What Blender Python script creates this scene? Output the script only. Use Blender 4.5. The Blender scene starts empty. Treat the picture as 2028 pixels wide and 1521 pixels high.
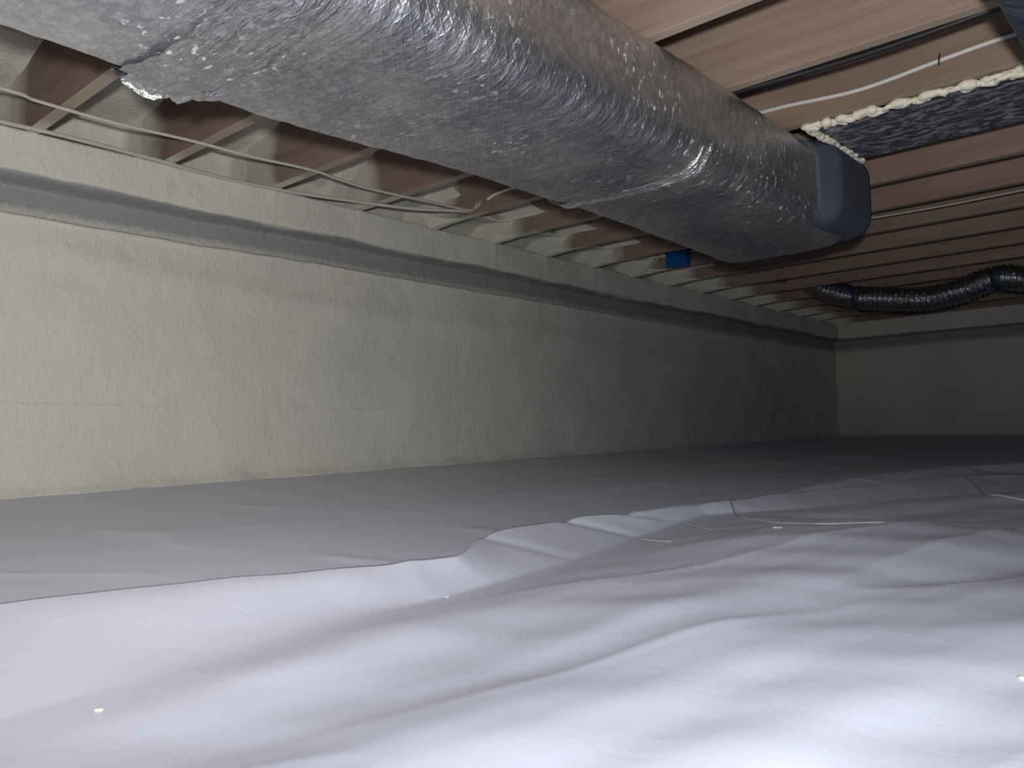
import bpy, bmesh, math, random
import numpy as np
from mathutils import Matrix, Vector

random.seed(4)
rng = np.random.RandomState(7)
sc = bpy.context.scene
col = sc.collection

# ------------------------------------------------------------ camera, light, exposure
CAM_Z = 0.36
right = Vector((0.74806189, 0.66317578, -0.02452133))
up = Vector((0.06340781, -0.03464501, 0.99738617))
fwd = Vector((-0.66059281, 0.74766143, 0.06796714))
cd = bpy.data.cameras.new('camera'); cam = bpy.data.objects.new('camera', cd); col.objects.link(cam)
m = Matrix.Identity(4)
for i in range(3):
    m[i][0] = right[i]; m[i][1] = up[i]; m[i][2] = -fwd[i]
m[2][3] = CAM_Z
cam.matrix_world = m
cd.sensor_width = 36; cd.lens = 1636.87 / 2028 * 36; cd.clip_start = 0.02; cd.clip_end = 60
sc.camera = cam

w = bpy.data.worlds.new('World'); sc.world = w; w.use_nodes = True
w.node_tree.nodes['Background'].inputs[0].default_value = (0.30, 0.42, 0.72, 1)
w.node_tree.nodes['Background'].inputs[1].default_value = 0.03

def spot(name, loc, aim, power, size, ang, blend, color):
    l = bpy.data.lights.new(name, 'SPOT'); l.energy = power; l.shadow_soft_size = size
    l.spot_size = math.radians(ang); l.spot_blend = blend; l.color = color
    o = bpy.data.objects.new(name, l); col.objects.link(o); o.location = loc
    o.rotation_euler = (Vector(aim) - Vector(loc)).to_track_quat('-Z', 'Y').to_euler()
    return o
spot('flash_light', (-0.07, -0.05, CAM_Z + 0.11), (-1.72, 0.50, 1.20), 165, 0.03, 110, 1.0, (0.99, 0.98, 1.0))
spot('floor_fill_light', (0.38, -0.02, 0.62), (-0.12, 0.76, -0.14), 112, 0.05, 108, 1.0, (0.90, 0.93, 1.0))  # added unseen fill that brightens the near floor, no real lamp there
spot('joist_fill_light', (0.06, -0.04, 0.46), (-0.42, 2.20, 1.46), 150, 0.03, 60, 1.0, (1.0, 0.96, 0.92))  # added unseen fill aimed at the upper right joist faces
spot('far_fill_light', (2.6, 4.2, 0.9), (-0.5, 6.6, 0.7), 15.0, 0.2, 140, 1.0, (0.22, 0.42, 1.0))  # invented blue fill that tints the far end, no vent is built

sc.view_settings.view_transform = 'Standard'
sc.view_settings.look = 'None'
sc.view_settings.exposure = 0.12
sc.view_settings.gamma = 1.0
sc.view_settings.use_curve_mapping = False

# ------------------------------------------------------------ helpers
def perlin(x, y, seed=0):
    r = np.random.RandomState(seed)
    perm = r.permutation(256); ang = r.rand(256) * 2 * np.pi
    gx, gy = np.cos(ang), np.sin(ang)
    xi = np.floor(x).astype(int); yi = np.floor(y).astype(int)
    xf = x - xi; yf = y - yi
    def g(ix, iy, dx, dy):
        h = perm[(perm[ix & 255] + iy) & 255]
        return gx[h] * dx + gy[h] * dy
    u_ = xf ** 3 * (xf * (xf * 6 - 15) + 10); v_ = yf ** 3 * (yf * (yf * 6 - 15) + 10)
    a = g(xi, yi, xf, yf); b = g(xi + 1, yi, xf - 1, yf)
    c = g(xi, yi + 1, xf, yf - 1); d = g(xi + 1, yi + 1, xf - 1, yf - 1)
    return (a * (1 - u_) + b * u_) * (1 - v_) + (c * (1 - u_) + d * u_) * v_

def sstep(a, b, t):
    t = np.clip((t - a) / (b - a), 0, 1)
    return t * t * (3 - 2 * t)

def link(name, me, mat=None, parent=None, smooth=True):
    o = bpy.data.objects.new(name, me); col.objects.link(o)
    if mat: me.materials.append(mat)
    if smooth and len(me.polygons):
        me.polygons.foreach_set('use_smooth', [True] * len(me.polygons))
    if parent: o.parent = parent
    return o

def tag(o, label=None, cat=None, group=None, kind=None):
    if label: o['label'] = label
    if cat: o['category'] = cat
    if group: o['group'] = group
    if kind: o['kind'] = kind
    return o

def empty(name, loc=(0, 0, 0)):
    o = bpy.data.objects.new(name, None); col.objects.link(o); o.location = loc
    o.empty_display_size = 0.05
    return o

def grid(name, X, Y, Z, mat, parent=None, flip=False, uv=None, wrap=False, origin=(0, 0, 0)):
    """X, Y, Z: arrays of one 2-D shape."""
    n, k = X.shape
    co = np.stack([X - origin[0], Y - origin[1], Z - origin[2]], -1).reshape(-1, 3)
    I = np.arange(n * k).reshape(n, k)
    if wrap:
        a = I[:-1, :]; b = np.roll(I, -1, 1)[:-1, :]; c = np.roll(I, -1, 1)[1:, :]; d = I[1:, :]
    else:
        a, b, c, d = I[:-1, :-1], I[:-1, 1:], I[1:, 1:], I[1:, :-1]
    F = np.stack([a, b, c, d], -1).reshape(-1, 4)
    if flip: F = F[:, ::-1]
    me = bpy.data.meshes.new(name)
    me.vertices.add(len(co)); me.vertices.foreach_set('co', co.ravel())
    me.loops.add(F.size); me.loops.foreach_set('vertex_index', F.ravel())
    me.polygons.add(len(F)); me.polygons.foreach_set('loop_start', np.arange(0, F.size, 4))
    if uv is not None:
        ul = me.uv_layers.new(name='UVMap')
        U, V = uv
        uvc = np.stack([U.reshape(-1)[F.ravel()], V.reshape(-1)[F.ravel()]], -1)
        ul.data.foreach_set('uv', uvc.ravel())
    me.update(calc_edges=True); me.validate()
    o = link(name, me, mat, parent)
    o.location = origin
    return o

def box(name, x0, x1, y0, y1, z0, z1, mat, parent=None, bevel=0.002, origin=(0, 0, 0)):
    bm = bmesh.new(); bmesh.ops.create_cube(bm, size=1)
    for v in bm.verts:
        v.co = Vector(((x0 + x1) / 2 + v.co.x * (x1 - x0) - origin[0], (y0 + y1) / 2 + v.co.y * (y1 - y0) - origin[1], (z0 + z1) / 2 + v.co.z * (z1 - z0) - origin[2]))
    if bevel: bmesh.ops.bevel(bm, geom=bm.edges[:], offset=bevel, segments=2, affect='EDGES', profile=0.6)
    me = bpy.data.meshes.new(name); bm.to_mesh(me); bm.free()
    o = link(name, me, mat, parent, smooth=False)
    o.location = origin
    return o

def catmull(P, n=10):
    P = [np.array(p, float) for p in P]
    Q = [2 * P[0] - P[1]] + P + [2 * P[-1] - P[-2]]
    out = []
    for i in range(1, len(Q) - 2):
        for t in np.linspace(0, 1, n, endpoint=False):
            a, b, c, d = Q[i - 1], Q[i], Q[i + 1], Q[i + 2]
            out.append(0.5 * (2 * b + (c - a) * t + (2 * a - 5 * b + 4 * c - d) * t * t + (3 * b - a - 3 * c + d) * t ** 3))
    out.append(P[-1])
    return np.array(out)

def tube(name, P, r, mat, parent=None, sides=8, flat=1.0, n=10, smoothpath=True):
    """round or flattened tube along points; r a number or one per point; flat scales the vertical radius."""
    C = catmull(P, n) if smoothpath else np.array(P, float)
    R_ = np.full(len(C), r) if np.isscalar(r) else np.asarray(r)
    o0 = tuple(C[0])
    T = np.gradient(C, axis=0); T /= np.linalg.norm(T, axis=1)[:, None] + 1e-9
    refv = np.array([0, 0, 1.0]); A = np.cross(T, refv)
    ln = np.linalg.norm(A, axis=1)[:, None]; A = np.where(ln < 1e-3, np.array([1.0, 0, 0]), A / (ln + 1e-9))
    B = np.cross(T, A)
    th = np.linspace(0, 2 * np.pi, sides, endpoint=False)
    X = C[:, None, :] + R_[:, None, None] * (np.cos(th)[None, :, None] * A[:, None, :] + flat * np.sin(th)[None, :, None] * B[:, None, :])
    X = X.reshape(-1, 3) - C[0]
    F = []
    for i in range(len(C) - 1):
        for j in range(sides):
            k = (j + 1) % sides
            F.append((i * sides + j, i * sides + k, (i + 1) * sides + k, (i + 1) * sides + j))
    F.append(tuple(range(sides))[::-1]); F.append(tuple((len(C) - 1) * sides + j for j in range(sides)))
    me = bpy.data.meshes.new(name); me.from_pydata([tuple(v) for v in X], [], F); me.update()
    bm = bmesh.new(); bm.from_mesh(me); bmesh.ops.recalc_face_normals(bm, faces=bm.faces); bm.to_mesh(me); bm.free()
    ob = link(name, me, mat, parent)
    ob.location = o0
    return ob

# ------------------------------------------------------------ materials
class NT:
    def __init__(s, name):
        s.m = bpy.data.materials.new(name); s.m.use_nodes = True
        s.t = s.m.node_tree; s.b = s.t.nodes['Principled BSDF']
    def n(s, typ, **kw):
        nd = s.t.nodes.new(typ)
        for k, v in kw.items():
            if k.startswith('_'): setattr(nd, k[1:], v)
        return nd
    def l(s, a, b): s.t.links.new(a, b)
    def coord(s, scale=(1, 1, 1), which='Object', rot=(0, 0, 0)):
        c = s.n('ShaderNodeTexCoord'); mp = s.n('ShaderNodeMapping')
        mp.inputs['Scale'].default_value = scale; mp.inputs['Rotation'].default_value = rot
        s.l(c.outputs[which], mp.inputs['Vector']); return mp.outputs[0]
    def noise(s, vec, scale=5, detail=3, rough=0.5, dist=0.0):
        nd = s.n('ShaderNodeTexNoise'); nd.inputs['Scale'].default_value = scale
        nd.inputs['Detail'].default_value = detail; nd.inputs['Roughness'].default_value = rough
        nd.inputs['Distortion'].default_value = dist
        s.l(vec, nd.inputs['Vector']); return nd.outputs['Fac']
    def vor(s, vec, scale=5, feat='F1', out='Distance', rand=1.0):
        nd = s.n('ShaderNodeTexVoronoi'); nd.feature = feat; nd.inputs['Scale'].default_value = scale
        nd.inputs['Randomness'].default_value = rand
        s.l(vec, nd.inputs['Vector']); return nd.outputs[out]
    def ramp(s, fac, stops):
        nd = s.n('ShaderNodeValToRGB'); e = nd.color_ramp.elements
        while len(e) < len(stops): e.new(0.5)
        for el, (p, c) in zip(e, stops):
            el.position = p; el.color = (c[0], c[1], c[2], 1) if not np.isscalar(c) else (c, c, c, 1)
        s.l(fac, nd.inputs[0]); return nd.outputs[0]
    def mix(s, fac, a, b):
        nd = s.n('ShaderNodeMix'); nd.data_type = 'RGBA'
        for sock, v in ((nd.inputs[0], fac), (nd.inputs[6], a), (nd.inputs[7], b)):
            if isinstance(v, (int, float)): sock.default_value = v
            elif isinstance(v, tuple): sock.default_value = (*v, 1)
            else: s.l(v, sock)
        return nd.outputs[2]
    def math(s, op, a, b=0.0, c=0.0):
        nd = s.n('ShaderNodeMath'); nd.operation = op
        for i, v in enumerate((a, b, c)):
            if isinstance(v, (int, float)): nd.inputs[i].default_value = v
            else: s.l(v, nd.inputs[i])
        return nd.outputs[0]
    def sep(s, vec):
        nd = s.n('ShaderNodeSeparateXYZ'); s.l(vec, nd.inputs[0]); return nd.outputs
    def comb(s, x, y, z):
        nd = s.n('ShaderNodeCombineXYZ')
        for i, v in enumerate((x, y, z)):
            if isinstance(v, (int, float)): nd.inputs[i].default_value = v
            else: s.l(v, nd.inputs[i])
        return nd.outputs[0]
    def bump(s, h, strength=0.5, dist=0.01, prev=None):
        nd = s.n('ShaderNodeBump'); nd.inputs['Strength'].default_value = strength
        nd.inputs['Distance'].default_value = dist
        s.l(h, nd.inputs['Height'])
        if prev is not None: s.l(prev, nd.inputs['Normal'])
        return nd.outputs[0]
    def put(s, sock, v):
        if isinstance(v, (int, float)): s.b.inputs[sock].default_value = v
        elif isinstance(v, tuple): s.b.inputs[sock].default_value = (*v, 1)
        else: s.l(v, s.b.inputs[sock])
        return s

FOAM = (0.60, 0.575, 0.50)
def foam_colour(t, co):
    big = t.noise(co, 1.3, 3, 0.55)
    c = t.ramp(big, [(0.3, (0.54, 0.52, 0.46)), (0.5, FOAM), (0.7, (0.61, 0.585, 0.49))])
    return c

def mat_foam(name, wall=False):
    t = NT(name); co = t.coord()
    c = foam_colour(t, co)
    dr = t.noise(t.coord((1, 1, 0.6), rot=(0.35, 0.1, 0)), 72, 4, 0.66, 0.4)
    lump = t.noise(co, 13, 3, 0.5)
    b = t.bump(lump, 0.22, 0.015)
    b = t.bump(dr, 0.70, 0.008, b)
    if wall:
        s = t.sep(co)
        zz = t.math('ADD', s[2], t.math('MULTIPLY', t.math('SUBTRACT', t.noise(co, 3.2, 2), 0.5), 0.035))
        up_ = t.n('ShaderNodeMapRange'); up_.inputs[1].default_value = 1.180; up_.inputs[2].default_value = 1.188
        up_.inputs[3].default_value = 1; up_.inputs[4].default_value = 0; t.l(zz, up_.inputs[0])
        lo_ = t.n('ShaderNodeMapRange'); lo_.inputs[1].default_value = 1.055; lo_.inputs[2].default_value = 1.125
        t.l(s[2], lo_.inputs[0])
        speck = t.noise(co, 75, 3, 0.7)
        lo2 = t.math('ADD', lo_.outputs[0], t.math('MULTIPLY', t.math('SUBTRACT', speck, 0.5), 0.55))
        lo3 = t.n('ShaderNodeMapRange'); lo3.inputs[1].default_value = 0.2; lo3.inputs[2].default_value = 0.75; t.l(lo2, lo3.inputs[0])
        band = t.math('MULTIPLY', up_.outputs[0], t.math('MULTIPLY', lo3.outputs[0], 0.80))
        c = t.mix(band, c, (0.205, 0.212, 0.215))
        # thin horizontal seam left between two passes of spraying
        ln = t.math('ABSOLUTE', t.math('SUBTRACT', t.math('ADD', s[2], t.math('MULTIPLY', t.noise(co, 1.1, 2), 0.02)), 0.517))
        seam = t.n('ShaderNodeMapRange'); seam.inputs[1].default_value = 0.0; seam.inputs[2].default_value = 0.0022
        seam.inputs[3].default_value = 1; seam.inputs[4].default_value = 0; t.l(ln, seam.inputs[0])
        gate = t.ramp(t.noise(co, 2.2, 2), [(0.42, 0.0), (0.55, 1.0)])
        sm_ = t.math('MULTIPLY', seam.outputs[0], gate)
        c = t.mix(t.math('MULTIPLY', sm_, 0.35), c, (0.28, 0.27, 0.24))
    t.put('Base Color', c).put('Roughness', 0.85).put('Normal', b).put('Specular IOR Level', 0.15)
    return t.m

def mat_wood(name, spray=True, tint=1.0):
    t = NT(name); co = t.coord()
    oi = t.n('ShaderNodeObjectInfo')
    off = t.n('ShaderNodeVectorMath'); off.operation = 'ADD'
    t.l(co, off.inputs[0]); t.l(t.comb(t.math('MULTIPLY', oi.outputs['Random'], 37.0), 0.0, t.math('MULTIPLY', oi.outputs['Random'], 9.0)), off.inputs[1])
    mp = t.n('ShaderNodeMapping'); mp.inputs['Scale'].default_value = (0.9, 6, 14); t.l(off.outputs[0], mp.inputs[0])
    g1 = t.noise(mp.outputs[0], 1.6, 4, 0.55, 0.8)
    mp2 = t.n('ShaderNodeMapping'); mp2.inputs['Scale'].default_value = (2, 40, 75); t.l(off.outputs[0], mp2.inputs[0])
    g2 = t.noise(mp2.outputs[0], 1.5, 3, 0.6)
    big = t.noise(off.outputs[0], 1.7, 2)
    c = t.ramp(g1, [(0.26, (0.205 * tint, 0.143 * tint, 0.113 * tint)), (0.5, (0.250 * tint, 0.183 * tint, 0.147 * tint)), (0.74, (0.300 * tint, 0.225 * tint, 0.176 * tint))])
    c = t.mix(t.math('MULTIPLY', t.ramp(g2, [(0.45, 0.0), (0.7, 1.0)]), 0.22), c, (0.16, 0.095, 0.07))
    c = t.mix(t.math('MULTIPLY', t.ramp(big, [(0.35, 1.0), (0.6, 0.0)]), 0.30), c, (0.15, 0.10, 0.08))
    mk = t.n('ShaderNodeMapping'); mk.inputs['Scale'].default_value = (2.1, 3.0, 5.0); t.l(off.outputs[0], mk.inputs[0])
    kn = t.vor(mk.outputs[0], 1.0)
    c = t.mix(t.ramp(kn, [(0.06, 0.8), (0.115, 0.0)]), c, (0.07, 0.042, 0.03))
    rough = 0.7
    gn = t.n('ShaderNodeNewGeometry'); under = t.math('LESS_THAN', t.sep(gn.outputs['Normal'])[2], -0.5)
    c = t.mix(t.math('MULTIPLY', under, 0.55), c, (0.46, 0.40, 0.32))  # undersides painted paler: the light from below is put into the colour
    if spray:
        s = t.sep(co)
        thr = t.n('ShaderNodeMapRange'); thr.inputs[1].default_value = 1.3; thr.inputs[2].default_value = 2.3
        thr.inputs[3].default_value = -2.69; thr.inputs[4].default_value = -2.50; t.l(s[1], thr.inputs[0])
        nn = t.math('MULTIPLY', t.math('SUBTRACT', t.noise(co, 5.5, 3), 0.5), 0.16)
        dd = t.math('SUBTRACT', t.math('ADD', thr.outputs[0], nn), s[0])
        # the undersides caught more of the spray than the faces
        geo = t.n('ShaderNodeNewGeometry'); nz = t.sep(geo.outputs['Normal'])[2]
        dd = t.math('ADD', dd, t.math('MULTIPLY', t.math('LESS_THAN', nz, -0.5), 0.13))
        mr = t.n('ShaderNodeMapRange'); mr.inputs[1].default_value = -0.04; mr.inputs[2].default_value = 0.05; t.l(dd, mr.inputs[0])
        c = t.mix(mr.outputs[0], c, (0.56, 0.53, 0.45))
    b = t.bump(g2, 0.15, 0.002)
    t.put('Base Color', c).put('Roughness', rough).put('Normal', b).put('Specular IOR Level', 0.25)
    return t.m

def mat_plastic(name):
    t = NT(name); co = t.coord()
    a = t.noise(t.coord((1.0, 0.28, 1), rot=(0, 0, 0.33)), 22, 4, 0.6, 0.8)
    b_ = t.noise(t.coord((0.35, 1.0, 1), rot=(0, 0, 0.9)), 14, 3, 0.6, 1.2)
    b = t.bump(b_, 0.12, 0.008)
    b = t.bump(a, 0.12, 0.004, b)
    big = t.noise(co, 0.9, 2)
    c = t.ramp(big, [(0.35, (0.63, 0.65, 0.725)), (0.65, (0.67, 0.685, 0.76))])
    sp = t.vor(co, 9.0)
    c = t.mix(t.ramp(sp, [(0.012, 0.5), (0.02, 0.0)]), c, (0.25, 0.23, 0.2))
    t.put('Base Color', c).put('Roughness', 0.45).put('Normal', b).put('Specular IOR Level', 0.4)
    return t.m

def mat_foil(name, base=0.42, rough=0.36, crinkle=0.5, scrim=0.5):
    t = NT(name)
    uvn = t.n('ShaderNodeUVMap'); uv = uvn.outputs[0]
    def mp(scale, rot=0.0):
        q = t.n('ShaderNodeMapping'); q.inputs['Scale'].default_value = (*scale, 1); q.inputs['Rotation'].default_value = (0, 0, rot)
        t.l(uv, q.inputs[0]); return q.outputs[0]
    # reinforcing scrim: two crossing families of threads, 9 mm apart
    def threads(rot, sc_):
        wv = t.n('ShaderNodeTexWave'); wv.wave_type = 'BANDS'; wv.bands_direction = 'X'
        wv.inputs['Scale'].default_value = sc_; wv.inputs['Distortion'].default_value = 0.6; wv.inputs['Detail'].default_value = 1
        t.l(mp((1, 1), rot), wv.inputs[0]); return wv.outputs['Fac']
    th = t.math('MAXIMUM', t.ramp(threads(0.55, 17), [(0.80, 0.0), (0.97, 1.0)]), t.ramp(threads(-0.75, 17), [(0.80, 0.0), (0.97, 1.0)]))
    ring = t.noise(mp((1.0, 0.07)), 95, 3, 0.6, 0.25)          # creases that run around the duct
    wr = t.noise(mp((1, 0.5)), 24, 4, 0.65, 0.6)
    fine = t.noise(mp((1, 1)), 110, 3, 0.7, 0.3)
    b = t.bump(wr, 0.55 * crinkle, 0.016)
    b = t.bump(ring, 0.55 * crinkle, 0.007, b)
    b = t.bump(fine, 0.45 * crinkle, 0.004, b)
    gate_s = t.ramp(t.noise(mp((1, 1)), 6.0, 2), [(0.35, 0.15), (0.62, 1.0)])
    b = t.bump(t.math('MULTIPLY', th, gate_s), 0.26 * scrim, 0.002, b)
    dirt = t.ramp(t.noise(mp((1, 1)), 4.5, 4, 0.6), [(0.35, 0.0), (0.65, 1.0)])
    mott = t.ramp(t.noise(mp((1.0, 0.8), 0.5), 46, 5, 0.78, 0.5), [(0.46, 0.0), (0.60, 1.0)])
    c = t.mix(dirt, (base * 0.78, base * 0.81, base * 0.90), (base * 1.12, base * 1.12, base * 1.12))
    c = t.mix(t.math('MULTIPLY', mott, 0.55), c, (min(base * 1.7, .95),) * 3)
    blot = t.ramp(t.noise(mp((1.0, 0.6), 0.5), 62, 3, 0.6, 0.4), [(0.60, 0.0), (0.66, 1.0)])
    patch = t.ramp(t.noise(mp((1, 1)), 3.0, 2), [(0.46, 0.0), (0.60, 1.0)])
    bl = t.math('MULTIPLY', blot, patch)
    c = t.mix(t.math('MULTIPLY', bl, 0.7), c, (0.80, 0.80, 0.78))
    r = t.math('ADD', rough, t.math('MULTIPLY', dirt, 0.12))
    t.put('Base Color', c).put('Roughness', r).put('Normal', b)
    t.put('Metallic', t.math('SUBTRACT', 0.90, t.math('MULTIPLY', bl, 0.7)))
    return t.m

def mat_galv(name, base=(0.10, 0.125, 0.165), blot=(0.56, 0.57, 0.58), rough=0.42, amount=1.0):
    t = NT(name); co = t.coord((1, 2.2, 1))
    n1 = t.noise(co, 19, 5, 0.72, 0.5); n2 = t.noise(co, 6, 2)
    f = t.ramp(n1, [(0.49, 0.0), (0.545, 1.0)])
    f = t.math('MULTIPLY', f, t.math('MULTIPLY', t.ramp(n2, [(0.3, 0.35), (0.6, 1.0)]), amount))
    c = t.mix(f, base, blot)
    t.put('Base Color', c).put('Roughness', rough).put('Metallic', 0.35).put('Normal', t.bump(n2, 0.1, 0.01))
    return t.m

def mat_plain(name, c, rough=0.5, metal=0.0, bump=0.15):
    t = NT(name); co = t.coord(); n1 = t.noise(co, 60, 3)
    cc = t.mix(t.math('MULTIPLY', n1, 0.35), c, tuple(v * 0.7 for v in c))
    t.put('Base Color', cc).put('Roughness', rough).put('Metallic', metal).put('Normal', t.bump(n1, bump, 0.001))
    return t.m

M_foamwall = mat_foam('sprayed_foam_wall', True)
M_foam = mat_foam('sprayed_foam')
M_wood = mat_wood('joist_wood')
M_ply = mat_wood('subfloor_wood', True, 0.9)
M_plastic = mat_plastic('white_plastic_sheet')
M_foil = mat_foil('foil_wrap', 0.50, 0.28, 0.75, 1.4)
M_foil_near = mat_foil('foil_wrap_smooth', 0.62, 0.36, 0.6, 0.3)
M_tape = mat_foil('foil_tape', 0.9, 0.16, 1.8, 0.0)
M_crumple = mat_foil('crumpled_foil', 0.62, 0.26, 1.4, 0.0)
M_joint = mat_foil('joint_foil', 0.52, 0.26, 1.5, 0.0)
M_galv = mat_galv('galvanised_panel')
M_dark = mat_galv('dark_sheet_metal', (0.085, 0.105, 0.145), (0.12, 0.14, 0.18), 0.6, 0.4)
M_bead = mat_plain('cured_foam_bead', (0.80, 0.77, 0.64), 0.6, 0, 0.2)
M_black = mat_plain('black_cable_jacket', (0.012, 0.013, 0.018), 0.45)
M_white = mat_plain('white_cable_jacket', (0.62, 0.62, 0.60), 0.45)
M_dusty = mat_plain('dusty_cable_jacket', (0.46, 0.44, 0.38), 0.8)
M_blue = mat_plain('blue_box_plastic', (0.002, 0.085, 0.30), 0.4)
M_strap = mat_plain('dark_strap', (0.02, 0.05, 0.07), 0.5)
M_steel = mat_plain('steel', (0.35, 0.35, 0.36), 0.35, 0.8)

# ------------------------------------------------------------ measures
ZJ = 1.318            # undersides of the joists
ZT = 1.553            # underside of the subfloor
XW = -2.715           # face of the left wall
YB = 7.47             # face of the back wall
XR, YF = 3.0, -3.0    # right wall, wall behind the camera
J0, JS, JT = 0.857, 0.4064, 0.038

def G(x, y):
    fx = np.clip((-0.3 - x) / 2.4, 0, 1)
    near = 0.205 * fx ** 1.3
    far = 0.30 + 0.03 * fx
    t = np.clip(y / 7.5, 0, 1) ** 0.8
    return near * (1 - t) + far * t

# ------------------------------------------------------------ left wall (sprayed foam over the footing wall)
def wall_profile(s, z, seed):
    """outward offset of the foam face, s along the wall, z up"""
    o = 0.020 * perlin(s * 1.1, z * 2.0, seed) + 0.010 * perlin(s * 3.1, z * 4.3, seed + 1) + 0.0025 * perlin(s * 9, z * 10, seed + 2)
    o += 0.0020 * perlin(s * 26, z * 18, seed + 3)
    wob = 0.008 * perlin(s * 1.3, z * 0 + 3.3, seed + 4) + 0.004 * perlin(s * 8, z * 0 + 1.7, seed + 5)
    zt = z + wob
    ledge = sstep(1.162, 1.188, zt)
    o = o + ledge * 0.050
    # concave underside below the ledge, ending in a small ridge
    band = (1 - ledge) * sstep(1.066, 1.078, zt)
    o = o - band * (0.006 + 0.022 * np.clip((zt - 1.07) / 0.10, 0, 1))
    o = o + 0.010 * np.exp(-((zt - 1.070) / 0.006) ** 2)
    # shallow creases where the bays of the framing show through
    ph = np.abs(((s - 0.877) / JS + 0.5) % 1 - 0.5) * JS
    o = o + sstep(1.05, 1.08, z) * 0.003 * np.exp(-(ph / 0.010) ** 2)
    # rolling lumps near the top of the main face
    o = o + 0.014 * np.exp(-((z - (0.98 - 0.03 * s + 0.02 * np.sin(s * 2.3))) / 0.05) ** 2) * sstep(0.5, 1.2, s)
    return o

ys = np.concatenate([np.linspace(YF, 0.4, 60, endpoint=False), np.linspace(0.4, 4.0, 300, endpoint=False), np.linspace(4.0, YB + 0.15, 120)])
zs = np.concatenate([np.linspace(-0.05, 1.02, 80, endpoint=False), np.linspace(1.02, 1.22, 46, endpoint=False), np.linspace(1.22, ZJ - 0.002, 14)])
Yg, Zg = np.meshgrid(ys, zs, indexing='ij')
Xg = XW + wall_profile(Yg, Zg, 11)
zg = G(np.full_like(Yg, XW), Yg)
Xg += 0.045 * np.exp(-np.clip(Zg - zg, 0, 1) / 0.022) * (0.7 + 0.5 * perlin(Yg * 4, Yg * 0, 40))
# the top of the ledge turns back towards the rim
Xt = np.concatenate([Xg, np.full((len(ys), 1), XW - 0.02), np.full((len(ys), 1), -2.98)], 1)
Yt = np.concatenate([Yg, Yg[:, -2:]], 1)
Zt_ = np.concatenate([Zg, np.full((len(ys), 1), ZJ - 0.001), np.full((len(ys), 1), ZJ - 0.001)], 1)
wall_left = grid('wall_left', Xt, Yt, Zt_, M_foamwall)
tag(wall_left, 'left wall thickly coated in cream sprayed foam with a grey recessed band below its ledge', kind='structure')
# solid foundation behind the foam
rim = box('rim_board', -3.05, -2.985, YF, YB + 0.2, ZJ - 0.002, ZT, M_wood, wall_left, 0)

# ------------------------------------------------------------ back wall
xs = np.linspace(-2.95, XR, 150); zs2 = np.concatenate([np.linspace(-0.05, 1.0, 50, endpoint=False), np.linspace(1.0, 1.52, 50)])
Xb, Zb = np.meshgrid(xs, zs2, indexing='ij')
off = wall_profile(Xb + 20.0, Zb, 61) * 1.0
zgb = G(Xb, np.full_like(Xb, YB))
off += 0.05 * np.exp(-np.clip(Zb - zgb, 0, 1) / 0.03)
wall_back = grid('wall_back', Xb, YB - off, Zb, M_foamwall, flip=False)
tag(wall_back, 'far end wall coated in sprayed foam, in deep shade', kind='structure')
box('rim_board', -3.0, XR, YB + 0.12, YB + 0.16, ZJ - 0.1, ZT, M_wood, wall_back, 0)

# walls outside the picture that close the crawl space
wr = box('wall_right', XR, XR + 0.1, YF, YB + 0.2, -0.3, ZT, M_foam, None, 0); tag(wr, 'foam coated side wall', kind='structure')
wf = box('wall_front', -3.0, XR, YF - 0.1, YF, -0.3, ZT, M_foam, None, 0); tag(wf, 'foam coated wall behind the viewer', kind='structure')

# ------------------------------------------------------------ ceiling: subfloor, joists, foam in the bays
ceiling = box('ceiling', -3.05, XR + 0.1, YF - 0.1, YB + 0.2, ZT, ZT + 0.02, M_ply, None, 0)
tag(ceiling, 'wooden subfloor carried on a row of joists', kind='structure')
joist_me = None
for k in range(-9, 17):
    y = J0 + JS * k
    if joist_me is None or True:
        jo = box('floor_joist', -2.985, XR - 0.002, y, y + JT, ZJ, ZT - 0.001, M_wood, ceiling, 0.0025)

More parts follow.
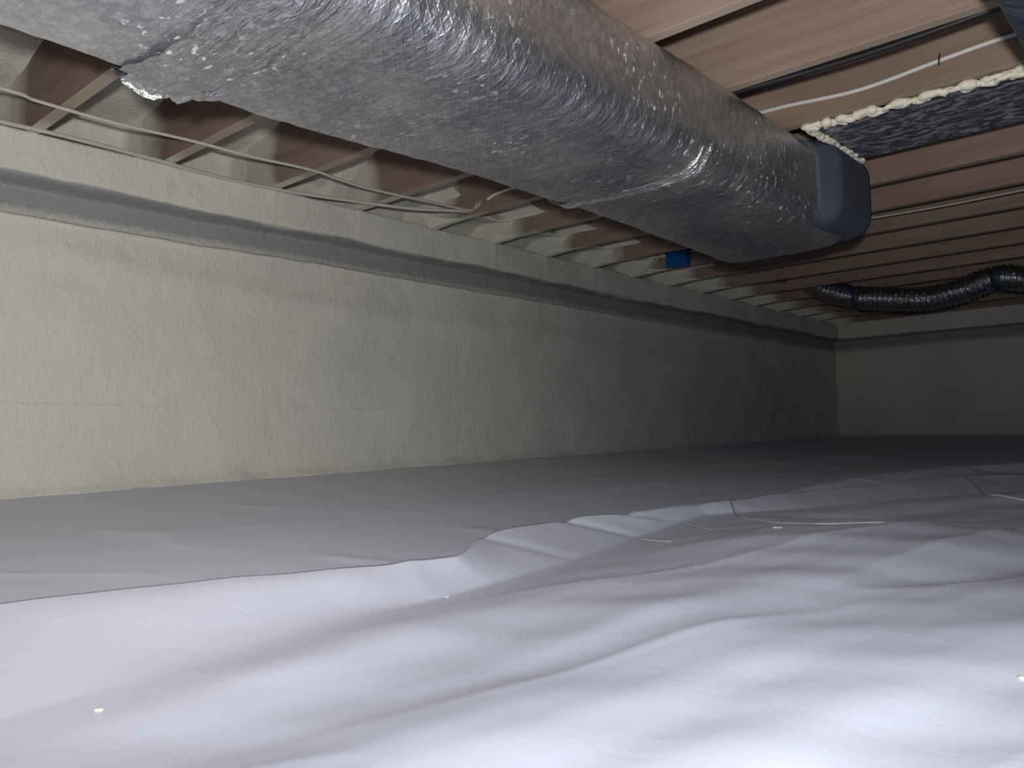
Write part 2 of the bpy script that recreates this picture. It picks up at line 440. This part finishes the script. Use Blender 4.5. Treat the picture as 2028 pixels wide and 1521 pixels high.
def bay_foam(k):
    y0 = J0 + JS * k + JT - 0.004; y1 = J0 + JS * (k + 1) + 0.004
    r = np.random.RandomState(100 + k)
    deep = float(np.clip((k - 1.2) / 2.5, 0, 1))           # later bays hold fuller, more sloping foam
    v = np.linspace(-1, 1, 33); t = np.linspace(0, 1, 30)
    V, T = np.meshgrid(v, t, indexing='ij')
    Yv = y0 + (y1 - y0) * (V + 1) / 2
    xr_ = -2.93 + 0.10 * deep
    zc = 1.512 - 0.06 * deep
    xe = -2.50 + 0.16 * deep * r.uniform(0.6, 1.2)         # how far the spray reaches under the subfloor
    # profile from the ledge up the rim, round the corner and out along the subfloor
    bend = 0.55 - 0.10 * deep
    rise = np.clip(T / bend, 0, 1)
    Z = ZJ - 0.012 + (zc - ZJ + 0.012) * rise
    out = np.clip((T - bend) / (1 - bend), 0, 1)
    X = xr_ + 0.0 * T + (xe - xr_) * out ** 1.2
    Z = Z + (ZT - zc + 0.004) * sstep(0.35, 1.0, out)
    # round the inner corner
    cr = np.exp(-((T - bend) / 0.10) ** 2)
    X += cr * (0.012 + 0.07 * deep); Z -= cr * (0.008 + 0.05 * deep)
    # sloping ramp of foam in the later bays
    X += deep * 0.20 * np.clip(rise, 0, 1) ** 1.2 * (1 - out)
    # foam climbing the two joist sides, strongest on the far (camera facing) one
    sw = 0.88 - 0.10 * deep
    side = np.clip((np.abs(V) - sw) / (1 - sw), 0, 1)
    X += side ** 2.2 * (0.17 + 0.10 * deep) * (0.35 + 0.65 * (V > 0)) * (1 - 0.9 * out)
    X += 0.020 * perlin(Yv * 6 + 7 * k, Z * 8 + T * 3, 200) * (0.35 + 0.6 * deep) + 0.006 * perlin(Yv * 22 + k, T * 14, 201)
    Z += 0.012 * perlin(Yv * 7 + 3 * k, T * 5 + X * 3, 202) * (0.4 + deep) * np.sin(np.pi * np.clip(T, 0, 1))
    X[:, 0] = np.minimum(X[:, 0], XW + 0.03)
    return grid('bay_foam', X, Yv, Z, M_foam, wall_left)
for k in range(-3, 16): bay_foam(k)

# fans of foam sprayed over the joist undersides where they meet the wall, from the fourth bay on
def joist_fan(k):
    y = J0 + JS * k; r = np.random.RandomState(300 + k)
    L = r.uniform(0.16, 0.30) if k > 3 else r.uniform(0.06, 0.12)
    s = np.linspace(0, 1, 18); v = np.linspace(-1, 1, 15)
    S, V = np.meshgrid(s, v, indexing='ij')
    wd = (0.019 + 0.055 * (1 - S) ** 2.2)
    X = -2.66 + L * S
    Y = y + JT / 2 + V * wd
    Z = ZJ + 0.001 - 0.012 * (1 - S) * (1 - V ** 2) + 0.055 * np.clip(np.abs(V) * wd - 0.019, 0, 1) / 0.055 - 0.001 * (1 - V ** 2)
    Z += 0.004 * perlin(X * 20, Y * 20, 310 + k) * (1 - S)
    grid('foam_fan', X, Y, Z, M_foam, wall_left)
for k in range(4, 15): joist_fan(k)

# ------------------------------------------------------------ floor: far plastic sheet under the lapped near sheet
def folds(x, y, amp=1.0):
    c, s = math.cos(0.30), math.sin(0.30)
    a = x * c - y * s; b = x * s + y * c                   # b runs along the long folds
    wv = 0.35 * perlin(a * 0.9, b * 0.7, 21)
    h = 0.021 * perlin(a * 3.0 + wv, b * 0.75, 22) + 0.0095 * perlin(a * 6.5 + 2 * wv, b * 1.7 + wv, 23)
    c2, s2 = math.cos(0.95), math.sin(0.95)
    h += 0.0045 * perlin((x * c2 - y * s2) * 9 + wv, (x * s2 + y * c2) * 2.5, 26)
    rdg = 1 - np.abs(perlin(a * 3.6 + 9 + wv, b * 0.8, 24)) * 2
    h += 0.003 * np.clip(rdg, 0, 1) ** 6
    h += 0.0012 * perlin(a * 18, b * 4.0, 25)
    return h * amp

def polyx(P, y):
    P = np.array(P); yy = np.linspace(-2.6, 5.2, 1561)
    xx = np.interp(yy, P[:, 1], P[:, 0])
    kk = np.exp(-np.linspace(-2, 2, 13) ** 2); kk /= kk.sum()
    xx = np.convolve(np.pad(xx, 6, mode='edge'), kk, 'valid')
    return np.interp(y, yy, xx)

EDGE = [(-1.57, -2.5), (-1.50, 0.0), (-1.43, 0.25), (-1.367, .415), (-1.291, .625), (-1.159, .890), (-1.082, 1.063), (-1.115, 1.122), (-1.185, 1.223), (-1.200, 1.29), (-1.176, 1.523), (-1.110, 1.697),
        (-1.096, 2.019), (-.995, 2.454), (-.756, 3.125), (-.581, 3.304), (0.1, 3.8), (1.0, 4.3), (2.9, 4.9)]
HINGE = [(-1.01, -2.5), (-1.012, .309), (-1.015, .414), (-1.010, .585), (-1.02, .80), (-1.000, .951), (-1.006, 1.31), (-1.045, 1.604), (-1.080, 1.98), (-.93, 2.22), (-.76, 2.60), (-.52, 3.0), (-.35, 3.304), (0.42, 3.8), (1.3, 4.3), (3.2, 4.9)]
FOLD2 = [(-1.20, 2.1), (-1.079, 2.666), (-1.000, 3.169), (-.878, 3.644), (-.646, 3.95), (-.2, 4.3), (2.0, 5.6)]

def near_h(x, y):
    e = polyx(EDGE, y); d = np.maximum(polyx(HINGE, y), e + 0.02)
    hE = np.interp(y, [-1, 0.2, 0.6, 1.1, 1.2, 1.7, 2.0, 2.15, 5], [0.024, 0.028, 0.036, 0.036, 0.036, 0.042, 0.030, 0.024, 0.020])
    q = np.clip((d - x) / (d - e), 0, 1)
    soft = sstep(0.36, 0.55, y) * (1 - sstep(0.80, 0.95, y))
    flap = hE * (q * (1 - soft) + sstep(0, 1, q) * soft)
    # the sheet bulges a little just on this side of the hinge
    near_w = sstep(0.75, 1.05, y) * (1 - sstep(1.95, 2.2, y))
    h = flap + 0.036 * sstep(0.0, 0.34, x - d) * (1 - sstep(0.34, 0.80, x - d)) * near_w
    h += 0.008 * np.exp(-((x - d - 0.12) / 0.08) ** 2) * sstep(0.3, 0.6, y) * (1 - near_w)
    for y0_, sl_, hh_ in ((1.24, 0.08, -0.004), (1.50, 0.10, -0.007), (1.66, 0.20, -0.005), (0.98, -0.05, 0.003)):
        h += hh_ * np.exp(-((y - y0_ - sl_ * (1 - q)) / 0.022) ** 2) * q ** 0.3 * (x < d)
    # folds that pull across the lifted flap
    h += 0.006 * perlin(x * 3 + y * 5.5, y * 2.0, 31) * q
    h += folds(x, y, 1.5) * sstep(0.0, 0.22, x - d)
    # the long soft crease that crosses to the right
    cx = polyx([(-0.70, 0.50), (-.601, .820), (-.538, 1.003), (-.462, 1.21), (-.391, 1.453), (-.308, 1.698), (-.10, 2.4), (0.3, 3.3)], y)
    cx = cx + 0.035 * perlin(y * 1.7, y * 0 + 4.4, 88)
    dx = x - cx
    brk = np.clip(0.55 + 1.1 * perlin(y * 2.6, y * 0 + 2.2, 89), 0, 1)
    h += (0.0026 * brk * np.exp(-(dx / 0.015) ** 2) - 0.008 * np.exp(-((dx + 0.05) / 0.06) ** 2) + 0.008 * np.exp(-((dx - 0.12) / 0.09) ** 2)) * sstep(0.4, 0.9, y)
    return h + 0.012

yn = np.concatenate([np.linspace(-2.5, 0.1, 60, endpoint=False), np.linspace(0.1, 2.6, 420, endpoint=False), np.linspace(2.6, 5.0, 150)])
vn = np.concatenate([np.linspace(0, 1.5, 230, endpoint=False), np.linspace(1.5, 4.4, 50)])
Yn, Vn = np.meshgrid(yn, vn, indexing='ij')
En = polyx(EDGE, Yn)
Xn = np.minimum(En + Vn, XR - 0.005)
Zn = G(Xn, Yn) + near_h(Xn, Yn)
sheet = grid('plastic_sheet', Xn, Yn, Zn, M_plastic, flip=True)
sol = sheet.modifiers.new('thickness', 'SOLIDIFY'); sol.thickness = 0.0015; sol.offset = -1
tag(sheet, 'white plastic ground sheet in the foreground with long folds and a lifted lapped edge', 'plastic sheet')

xf = np.concatenate([np.linspace(-2.84, -0.4, 174, endpoint=False), np.linspace(-0.4, XR, 50)])
yf = np.concatenate([np.linspace(YF, 0.2, 40, endpoint=False), np.linspace(0.2, 4.5, 260, endpoint=False), np.linspace(4.5, YB + 0.05, 90)])
Xf, Yf = np.meshgrid(xf, yf, indexing='ij')
e = polyx(EDGE, Yf)
under = sstep(-0.02, 0.12, Xf - e) * (Yf < 5.0)
hf = folds(Xf + 5, Yf, 0.26) * (1 - under) * (0.35 + 0.65 * sstep(1.2, 3.0, Yf))
# small creases in the far sheet
a = Xf * math.cos(0.5) - Yf * math.sin(0.5); b = Xf * math.sin(0.5) + Yf * math.cos(0.5)
hf += 0.0045 * np.clip(1 - np.abs(perlin(a * 3.1, b * 1.6, 71)) * 7, 0, 1) ** 2 * (1 - under) * sstep(0.05, 0.3, perlin(a * 1.9 + 7, b * 2.7, 72))
fx_ = polyx(FOLD2, Yf)
dxf = fx_ - Xf
hf += (0.030 * np.where(dxf < 0, np.exp(-(dxf / 0.10) ** 2), np.exp(-(dxf / 0.03) ** 2))) * sstep(2.3, 2.8, Yf) * (1 - under * 0.7)
hf -= 0.030 * under
Zf = G(Xf, Yf) + hf
floor = grid('floor', Xf, Yf, Zf, M_plastic, flip=False)
tag(floor, 'white plastic ground sheet running up to the left and end walls', kind='structure')

# ------------------------------------------------------------ main duct
def ring_profile(xl, xr, zb, zt, rad, sag, n=96):
    """rounded rectangle in x,z; returns points from the top left, down the left, along the bottom, up the right"""
    w_, h_ = xr - xl, zt - zb
    segs = []
    cs = [((xl + rad, zt - rad), 90, 180), ((xl + rad, zb + rad), 180, 270), ((xr - rad, zb + rad), 270, 360), ((xr - rad, zt - rad), 0, 90)]
    P = []
    for (cx, cz), a0, a1 in cs:
        for a_ in np.linspace(a0, a1, 10):
            P.append((cx + rad * math.cos(math.radians(a_)), cz + rad * math.sin(math.radians(a_))))
    P = np.array(P + [P[0]])
    d = np.r_[0, np.cumsum(np.hypot(*np.diff(P, axis=0).T))]
    s = np.linspace(0, d[-1], n, endpoint=False)
    x = np.interp(s, d, P[:, 0]); z = np.interp(s, d, P[:, 1])
    z = z - sag * np.clip(1 - ((x - (xl + xr) / 2) / (w_ / 2)) ** 2, 0, 1) * (z < (zb + zt) / 2)
    return x, z, s

def duct_mesh(name, ysd, par, mat, parent, wrinkle=0.003, seed=0, origin=(0, 0, 0), grow=0.0, cap=None, jag=0.0, skew=0.0):
    """par(y) -> xl, xr, zb, zt, rad, sag"""
    X, Y, Z, U, V = [], [], [], [], []
    for y in ysd:
        xl, xr, zb, zt, rad, sag = par(y)
        x, z, s = ring_profile(xl - grow, xr + grow, zb - grow, zt, rad, sag)
        X.append(x); Z.append(z); Y.append(np.full_like(x, y)); U.append(np.full_like(x, y)); V.append(s)
    X, Y, Z, U, V = map(np.array, (X, Y, Z, U, V))
    cx = X.mean(1, keepdims=True); cz = Z.mean(1, keepdims=True)
    dx, dz = X - cx, Z - cz; L = np.hypot(dx, dz) + 1e-9
    # creases run around the duct and are deepest at its rounded lower corners
    corner = np.exp(-(((X - X.max(1, keepdims=True) + 0.03) / 0.07) ** 2)) * np.exp(-(((Z - Z.min(1, keepdims=True) - 0.04) / 0.08) ** 2))
    d = wrinkle * (1.2 * perlin(U * 9, V * 5, seed) + 0.6 * perlin(U * 30, V * 9, seed + 1))
    d += wrinkle * corner * 1.4 * perlin(U * 55, V * 3, seed + 2)
    d += wrinkle * 3.0 * perlin(U * 2.1, V * 2.6, seed + 3)
    top = sstep(0.0, 0.03, Z.max(1, keepdims=True) - Z)
    X = X + dx / L * d * top; Z = Z + dz / L * d * top
    if skew:
        zz = (Z - Z.min()) / (Z.max() - Z.min())
        Y = Y + skew * sstep(2.25, 2.64, U) * (1 - sstep(0.05, 0.45, zz))
    if jag:
        w_ = np.zeros_like(Y); w_[0] = -1; w_[-1] = 1
        Y = Y + jag * perlin(V * 14, U * 0 + seed, seed + 9) * np.abs(w_)
    ob = grid(name, X, Y, Z, mat, parent, flip=True, uv=(U, V), wrap=True, origin=origin)
    # close the ends
    bm = bmesh.new(); bm.from_mesh(ob.data)
    be = [e for e in bm.edges if len(e.link_faces) == 1]
    if cap: bmesh.ops.edgeloop_fill(bm, edges=be)
    bmesh.ops.recalc_face_normals(bm, faces=bm.faces)
    bm.to_mesh(ob.data); bm.free()
    return ob

ORI = (0, 0, 0)
duct = empty('insulated_duct', (0, 0, 0))
tag(duct, 'large rectangular foil wrapped insulated duct hung tight under the joists', 'duct')
def par_main(y):
    xl = np.interp(y, [.6, .75, .93, 1.37, 1.87, 2.65], [-1.545, -1.55, -1.555, -1.51, -1.49, -1.49])
    xr = -0.972 - 0.006 * math.sin(y * 3)
    zb = np.interp(y, [.6, 1.3, 1.87, 2.3, 2.65], [1.055, 1.045, 1.040, 1.030, 1.018])
    return xl, xr, zb, ZJ - 0.001, 0.085, 0.012
duct_mesh('foil_wrap', np.linspace(0.66, 2.64, 220), par_main, M_foil, duct, 0.0035, 401, skew=0.24)
def par_near(y):
    return (-1.535, -0.978, 1.052 + 0.012 * np.clip(0.6 - y, 0, 1), ZJ - 0.001, 0.095 + 0.02 * np.clip(0.6 - y, 0, 1), 0.016)
duct_mesh('foil_sleeve', np.linspace(-0.9, 0.70, 120), par_near, M_foil_near, duct, 0.004, 431)
# wrinkled tape bands: the joint at the near end and the seam further on
def par_joint(y):
    a = par_main(y); q = math.exp(-((y - 0.69) / 0.05) ** 2)
    return (a[0] - 0.004, a[1], a[2] - 0.004 - 0.006 * q, a[3], 0.10, 0.014)
duct_mesh('joint_tape', np.linspace(0.625, 0.765, 26), par_joint, M_joint, duct, 0.008, 451, grow=0.003, jag=0.02)
duct_mesh('seam_tape', np.linspace(1.845, 1.895, 20), par_main, M_tape, duct, 0.009, 461, grow=0.0055, jag=0.014)
def par_end(y):
    q = np.clip((y - 2.60) / 0.08, 0, 1)
    return (-1.475, -0.975 + 0.050 * q, 1.045 - 0.008 * q, ZJ - 0.001, 0.075, 0.006)
duct_mesh('sheet_metal_plenum', np.linspace(2.60, 2.95, 26), par_end, M_dark, duct, 0.0008, 471, grow=0.001, cap=True)

# crumpled foil gathered under the near joint and a few torn flaps
cu, cv = np.meshgrid(np.linspace(0, 1, 46), np.linspace(0, 1, 22), indexing='ij')
cy = 0.640 + 0.175 * cu
ang = np.radians(172 + 118 * cv)
cxx = -1.475 + 0.080 * np.cos(ang) + 0.02 * (cu - 0.5); czz = 1.125 + 0.088 * np.sin(ang)
env = np.sin(np.pi * cu) * np.sin(np.pi * cv) ** 0.6
dd_ = env * (0.006 + 0.016 * np.abs(perlin(cu * 7, cv * 5, 601)) * 2 + 0.006 * perlin(cu * 17, cv * 13, 602)) - 0.004 * (1 - env)
grid('crumpled_foil', cxx + dd_ * np.cos(ang), cy + 0.006 * perlin(cu * 9, cv * 9, 603), czz + dd_ * np.sin(ang), M_crumple, duct, uv=(cy, cv * 0.18))
for i, (fy, fx0, fz, L_) in enumerate([(0.645, -1.558, 1.080, .05), (0.66, -1.555, 1.062, .045), (0.68, -1.550, 1.050, .05)]):
    fu, fv = np.meshgrid(np.linspace(0, 1, 12), np.linspace(-1, 1, 7), indexing='ij')
    wd_ = 0.009 * np.sin(np.pi * np.clip(fu * 0.9 + 0.1, 0, 1)) + 0.001
    X_ = fx0 + 0.02 * fu + 0.006 * perlin(fu * 4, fv * 2 + i, 610 + i) + wd_ * fv * 0.4
    Y_ = fy + L_ * fu
    Z_ = fz - 0.012 * fu + wd_ * fv + 0.006 * perlin(fu * 5 + 3, fv * 2, 620 + i)
    fo_ = grid('torn_foil', X_, Y_, Z_, M_crumple, duct, uv=(Y_, Z_))
    so = fo_.modifiers.new('thickness', 'SOLIDIFY'); so.thickness = 0.0006

# ------------------------------------------------------------ panned joist bay and its foam bead
panel = box('sheet_metal_panel', -0.985, XR - 0.1, 2.528, 2.955, ZJ - 0.004, ZJ - 0.001, M_galv, None, 0.0008, origin=(-0.985, 2.528, ZJ - 0.004))
tag(panel, 'mottled dark galvanised sheet closing the underside of one joist bay beside the duct', 'metal panel')
def wiggle(P, amp, n, seed, rmin, rmax):
    C = catmull(P, n); r_ = np.random.RandomState(seed); N = len(C)
    t_ = np.arange(N)
    C[:, 0] += amp * 0.8 * np.sin(t_ * 0.9 + r_.rand() * 6) * r_.uniform(0.2, 1, N)
    C[:, 1] += amp * np.sin(t_ * 0.63 + r_.rand() * 6) * r_.uniform(0.2, 1, N)
    C[:, 2] += -abs(amp) * 0.5 * r_.uniform(0, 1, N)
    k_ = perlin(t_ * 0.23, t_ * 0 + seed, seed) * 1.6 + 0.5
    R_ = rmin + (rmax - rmin) * np.clip(k_ + r_.uniform(-.25, .25, N), 0, 1)
    return C, R_
bead = empty('foam_bead', (-0.96, 2.51, ZJ))
tag(bead, 'lumpy cream bead of expanding foam sealing the edges of the mottled metal panel', 'foam sealant')
def add_bead(P, amp, n, seed, a0, a1):
    C, R_ = wiggle(P, amp, n, seed, a0, a1)
    # a rounded, lumpy run: many short blobs joined in one strand
    o = tube('bead_strand', C, R_, M_bead, None, 10, 0.85, smoothpath=False)
    o.parent = bead; o.location = Vector(o.location) - bead.location
    sb = o.modifiers.new('soft', 'SUBSURF'); sb.levels = 1; sb.render_levels = 1
add_bead([(-0.968, 2.502, ZJ - .006), (-0.9, 2.506, ZJ - .008), (-0.78, 2.508, ZJ - .008), (-0.6, 2.506, ZJ - .009), (-0.45, 2.505, ZJ - .010), (-0.315, 2.506, ZJ - .009)], 0.011, 20, 3, 0.007, 0.019)
add_bead([(-0.95, 2.512, ZJ - .010), (-0.85, 2.516, ZJ - .012), (-0.7, 2.512, ZJ - .012), (-0.55, 2.510, ZJ - .012), (-0.4, 2.508, ZJ - .016), (-0.32, 2.509, ZJ - .015)], 0.019, 26, 8, 0.005, 0.014)
add_bead([(-0.962, 2.500, ZJ - .008), (-0.955, 2.58, ZJ - .010), (-0.952, 2.68, ZJ - .012), (-0.948, 2.80, ZJ - .014), (-0.938, 2.93, ZJ - .022)], 0.014, 24, 12, 0.006, 0.015)
add_bead([(-0.955, 2.52, ZJ - .014), (-0.948, 2.62, ZJ - .014), (-0.945, 2.75, ZJ - .014), (-0.93, 2.90, ZJ - .02)], 0.015, 22, 15, 0.005, 0.012)

# ------------------------------------------------------------ second duct at the top right corner
d2 = empty('dark_duct', (0, 0, 0))
tag(d2, 'dark sheet metal duct under the joists, cut off by the top right corner', 'duct')
def par_d2(y): return (-0.292, 0.16, 1.10, ZJ - 0.006, 0.05, 0.004)
duct_mesh('duct_body', np.linspace(1.2, 4.2, 60), par_d2, mat_galv('dark_duct_metal', (0.05, 0.065, 0.095), (0.20, 0.22, 0.26), 0.45, 0.5), d2, 0.001, 481, cap=True)

# ------------------------------------------------------------ flexible duct sagging at the far end
flex = empty('flexible_duct', (-1.5, 5.66, 1.2))
tag(flex, 'crinkled silver flexible duct sagging between straps before the far end wall', 'duct')
ctrl = [(-2.22, 5.60, 1.44), (-2.10, 5.62, 1.34), (-1.90, 5.65, 1.262), (-1.70, 5.65, 1.225), (-1.48, 5.65, 1.195), (-1.27, 5.65, 1.218), (-1.07, 5.65, 1.268), (-0.90, 5.65, 1.235), (-0.7, 5.65, 1.22), (-0.4, 5.65, 1.26), (0.3, 5.65, 1.23), (1.2, 5.65, 1.25)]
C = catmull(ctrl, 46); N = len(C); th = np.linspace(0, 2 * np.pi, 40, endpoint=False)
sarc = np.r_[0, np.cumsum(np.linalg.norm(np.diff(C, axis=0), axis=1))]
T = np.gradient(C, axis=0); T /= np.linalg.norm(T, axis=1)[:, None]
A = np.cross(T, [0, 0, 1.0]); A /= np.linalg.norm(A, axis=1)[:, None]; B = np.cross(T, A)
S2, TH = np.meshgrid(sarc, th, indexing='ij')
R2 = 0.074 + 0.006 * np.sin(S2 * 2 * np.pi / 0.032) + 0.006 * perlin(S2 * 38, TH * 2.4, 501) + 0.003 * perlin(S2 * 80, TH * 5, 502)
for sx in (-1.90, -1.07):
    i = np.argmin(np.abs(C[:, 0] - sx)); R2 -= 0.016 * np.exp(-((S2 - sarc[i]) / 0.03) ** 2)
PX = C[:, None, :] + R2[..., None] * (np.cos(TH)[..., None] * A[:, None, :] + np.sin(TH)[..., None] * B[:, None, :])
M_flex = mat_foil('flexible_foil', 0.34, 0.06, 1.1, 0.0)
fo = grid('foil_jacket', PX[..., 0], PX[..., 1], PX[..., 2], M_flex, None, wrap=True, uv=(S2, TH * 0.07), origin=(-1.5, 5.66, 1.2))
fo.parent = flex; fo.location = (0, 0, 0)
for sx, cz in ((-1.885, 1.262), (-1.06, 1.268)):
    P = [(sx, 5.65 + 0.066 * math.sin(a_), cz + 0.066 * math.cos(a_)) for a_ in np.linspace(-2.9, 2.9, 28)]
    n_ = len(P); X = np.array([[p_[0] - .022, p_[0] - .022, p_[0] + .022, p_[0] + .022] for p_ in P])
    Pn = np.array(P); rad = (Pn[:, 1:] - [5.65, cz]); rad /= np.linalg.norm(rad, axis=1)[:, None]
    Y = np.stack([Pn[:, 1], Pn[:, 1] + rad[:, 0] * .004, Pn[:, 1] + rad[:, 0] * .004, Pn[:, 1]], 1)
    Z = np.stack([Pn[:, 2], Pn[:, 2] + rad[:, 1] * .004, Pn[:, 2] + rad[:, 1] * .004, Pn[:, 2]], 1)
    st = grid('hanging_strap', X, Y, Z, M_strap, None, origin=(sx, 5.65, cz))
    st.parent = flex; st.location = Vector((sx, 5.65, cz)) - flex.location

# ------------------------------------------------------------ cables
def cable(name, P, r_, mat, label, flat=1.0, n=10, group=None):
    o = tube(name, P, r_, mat, None, 8, flat, n); tag(o, label, 'cable', group); return o
zb = ZJ - 0.005
cable('electrical_cable', [(-2.38, -0.6, zb), (-2.372, .2, zb - .004), (-2.383, .702, zb), (-2.404, .80, zb), (-2.398, 1.0, zb - .006), (-2.394, 1.235, zb), (-2.380, 1.45, zb - .004), (-2.369, 1.67, zb), (-2.392, 1.903, zb - .003), (-2.368, 2.211, zb), (-2.345, 2.40, zb), (-2.338, 2.455, zb + .02), (-2.334, 2.470, ZJ + .04)],
      0.0052, M_dusty, 'thin dusty cable strung straight across the joist undersides left of the big duct')
cable('electrical_cable', [(-2.64, -0.6, zb), (-2.64, .3, zb), (-2.630, .772, zb), (-2.622, .967, zb), (-2.636, 1.231, zb), (-2.650, 1.45, zb - .002), (-2.640, 1.705, zb), (-2.600, 1.871, zb), (-2.491, 2.185, zb - .004), (-2.40, 2.36, zb), (-2.37, 2.45, zb + .01), (-2.350, 2.470, ZJ + .035)],
      0.0085, M_dusty, 'thick foam dusted cable lying along the ledge of the left wall', 0.8)
yc = 2.483 - 0.006
wc = cable('electrical_cable', [(-2.30, yc, ZJ + .045), (-2.218, yc, ZJ + .060), (-1.9, yc, ZJ + .066), (-1.4, yc, ZJ + .072), (-1.043, yc, ZJ + .067), (-.794, yc, ZJ + .050), (-.571, yc, ZJ + .067), (-.390, yc, ZJ + .078), (0.0, yc, ZJ + .085), (1.2, yc, ZJ + .07)],
      0.0065, M_white, 'white cable stapled along the joist face just above the lumpy foam bead')
stp = tube('staple', [(-.573, yc - .006, ZJ + .052), (-.572, yc - .009, ZJ + .060), (-.571, yc - .0095, ZJ + .067), (-.570, yc - .009, ZJ + .074), (-.569, yc - .006, ZJ + .083)], 0.0022, M_black, None, 6, n=4)
stp.parent = wc; stp.location = Vector(stp.location) - wc.location
cable('electrical_cable', [(-1.3, 2.126, ZJ + .004), (-.991, 2.126, ZJ + .002), (-.840, 2.128, ZJ - .002), (-.680, 2.130, ZJ - .005), (-.52, 2.128, ZJ - .002), (-.372, 2.126, ZJ + .004), (0.0, 2.124, ZJ + .02), (.8, 2.124, ZJ + .02)],
      0.0085, M_black, 'black cable running along the joist between the big duct and the top right corner')
cable('electrical_cable', [(-1.9, 3.856, ZJ + .02), (-1.3, 3.856, ZJ + .012), (-1.187, 3.856, ZJ + .006), (-.9, 3.856, ZJ + .001), (-.611, 3.856, ZJ + .004), (-.2, 3.856, ZJ + .01), (.8, 3.856, ZJ + .01)],
      0.0045, M_dusty, 'thin pale cable on the shaded joist right of the dark duct end')

# ------------------------------------------------------------ blue electrical box on a far joist
BO = (-2.335, 4.108, 1.36)
eb = empty('electrical_box', BO)
tag(eb, 'small blue plastic electrical box nailed to a joist face left of the duct end', 'electrical box')
def ebox(name, *a, mat=M_blue, bev=0.004):
    o = box(name, *a, mat, None, bev, origin=BO); o.parent = eb; o.location = (0, 0, 0); return o
ebox('box_body', -2.388, -2.268, 4.052, 4.108, 1.312, 1.412)
ebox('cover_plate', -2.393, -2.263, 4.046, 4.052, 1.308, 1.416, bev=0.002)
for px_ in (-2.378, -2.278): ebox('screw', px_ - .004, px_ + .004, 4.042, 4.047, 1.358, 1.366, mat=M_steel, bev=0.001)
cable('box_cable', [(-2.60, 4.085, 1.300), (-2.56, 4.085, 1.318), (-2.50, 4.085, 1.36), (-2.44, 4.085, 1.402), (-2.395, 4.085, 1.396)], 0.0045, M_dusty, 'pale cable dropping from the blue box to the foam ledge')
cable('box_cable', [(-2.262, 4.085, 1.390), (-2.20, 4.095, 1.386), (-2.10, 4.10, 1.382), (-1.8, 4.10, 1.376)], 0.0045, M_dusty, 'pale cable leaving the right side of the blue box')

# ------------------------------------------------------------ strands and scraps lying on the plastic
def gz(x, y): 
    x = np.array(x, float); y = np.array(y, float)
    return float(G(x, y) + near_h(x, y))
def strand(P, r_, label):
    P = [(x * 0.965, y * 0.965, dz) for x, y, dz in P]
    Q = [(x, y, gz(x, y) + r_ + 0.001 + dz) for x, y, dz in P]
    o = tube('plastic_strand', Q, r_, M_white, None, 6, 1.0, 8); tag(o, label, 'string', 'loose strands on the ground sheet')
strand([(-1.110, 2.18, .004), (-1.02, 2.06, .004), (-.90, 1.955, .002), (-.80, 1.915, 0), (-.733, 1.915, 0), (-.633, 2.00, 0)], 0.0016, 'long white strand curving from the sheet edge over the middle of the ground sheet')
strand([(-.745, 3.24, .006), (-.69, 3.10, .005), (-.62, 2.92, .002), (-.57, 2.87, 0), (-.50, 2.86, 0)], 0.0022, 'short white strand on the sheet near the right frame edge')
strand([(-1.052, 1.613, .003), (-1.01, 1.60, .003), (-.96, 1.60, 0)], 0.0012, 'tiny white strand beside the fold in the middle of the sheet')
strand([(-1.077, 1.863, .003), (-1.02, 1.83, .003), (-.969, 1.803, 0)], 0.0010, 'faint white strand just above the tiny one')
def scrap(x, y, s, label, seed):
    x *= 0.97; y *= 0.97
    bm = bmesh.new(); r_ = np.random.RandomState(seed)
    for i in range(4):
        ret = bmesh.ops.create_icosphere(bm, subdivisions=2, radius=s * r_.uniform(.45, .8))
        off_ = Vector((r_.uniform(-s, s) * 1.2, r_.uniform(-s, s) * .6, s * 0.25))
        for v in ret['verts']:
            v.co = Vector((v.co.x, v.co.y, v.co.z * .55)) * (1 + r_.uniform(-.18, .18)) + off_
    me = bpy.data.meshes.new('foam_scrap'); bm.to_mesh(me); bm.free()
    o = link('foam_scrap', me, M_bead, None); o.location = (x, y, gz(x, y) + s * .1)
    tag(o, label, 'debris', 'foam scraps on the sheet')
scrap(-.985, .40, .006, 'cream foam crumb lying at the lower left of the sheet', 1)
scrap(-.785, 1.76, .006, 'pale foam crumb below the long white strand', 2)
scrap(-.213, 1.116, .006, 'cream foam crumb at the right frame edge', 3)
scrap(-1.03, .985, .004, 'small foam crumb caught in the crease under the lifted sheet edge', 4)
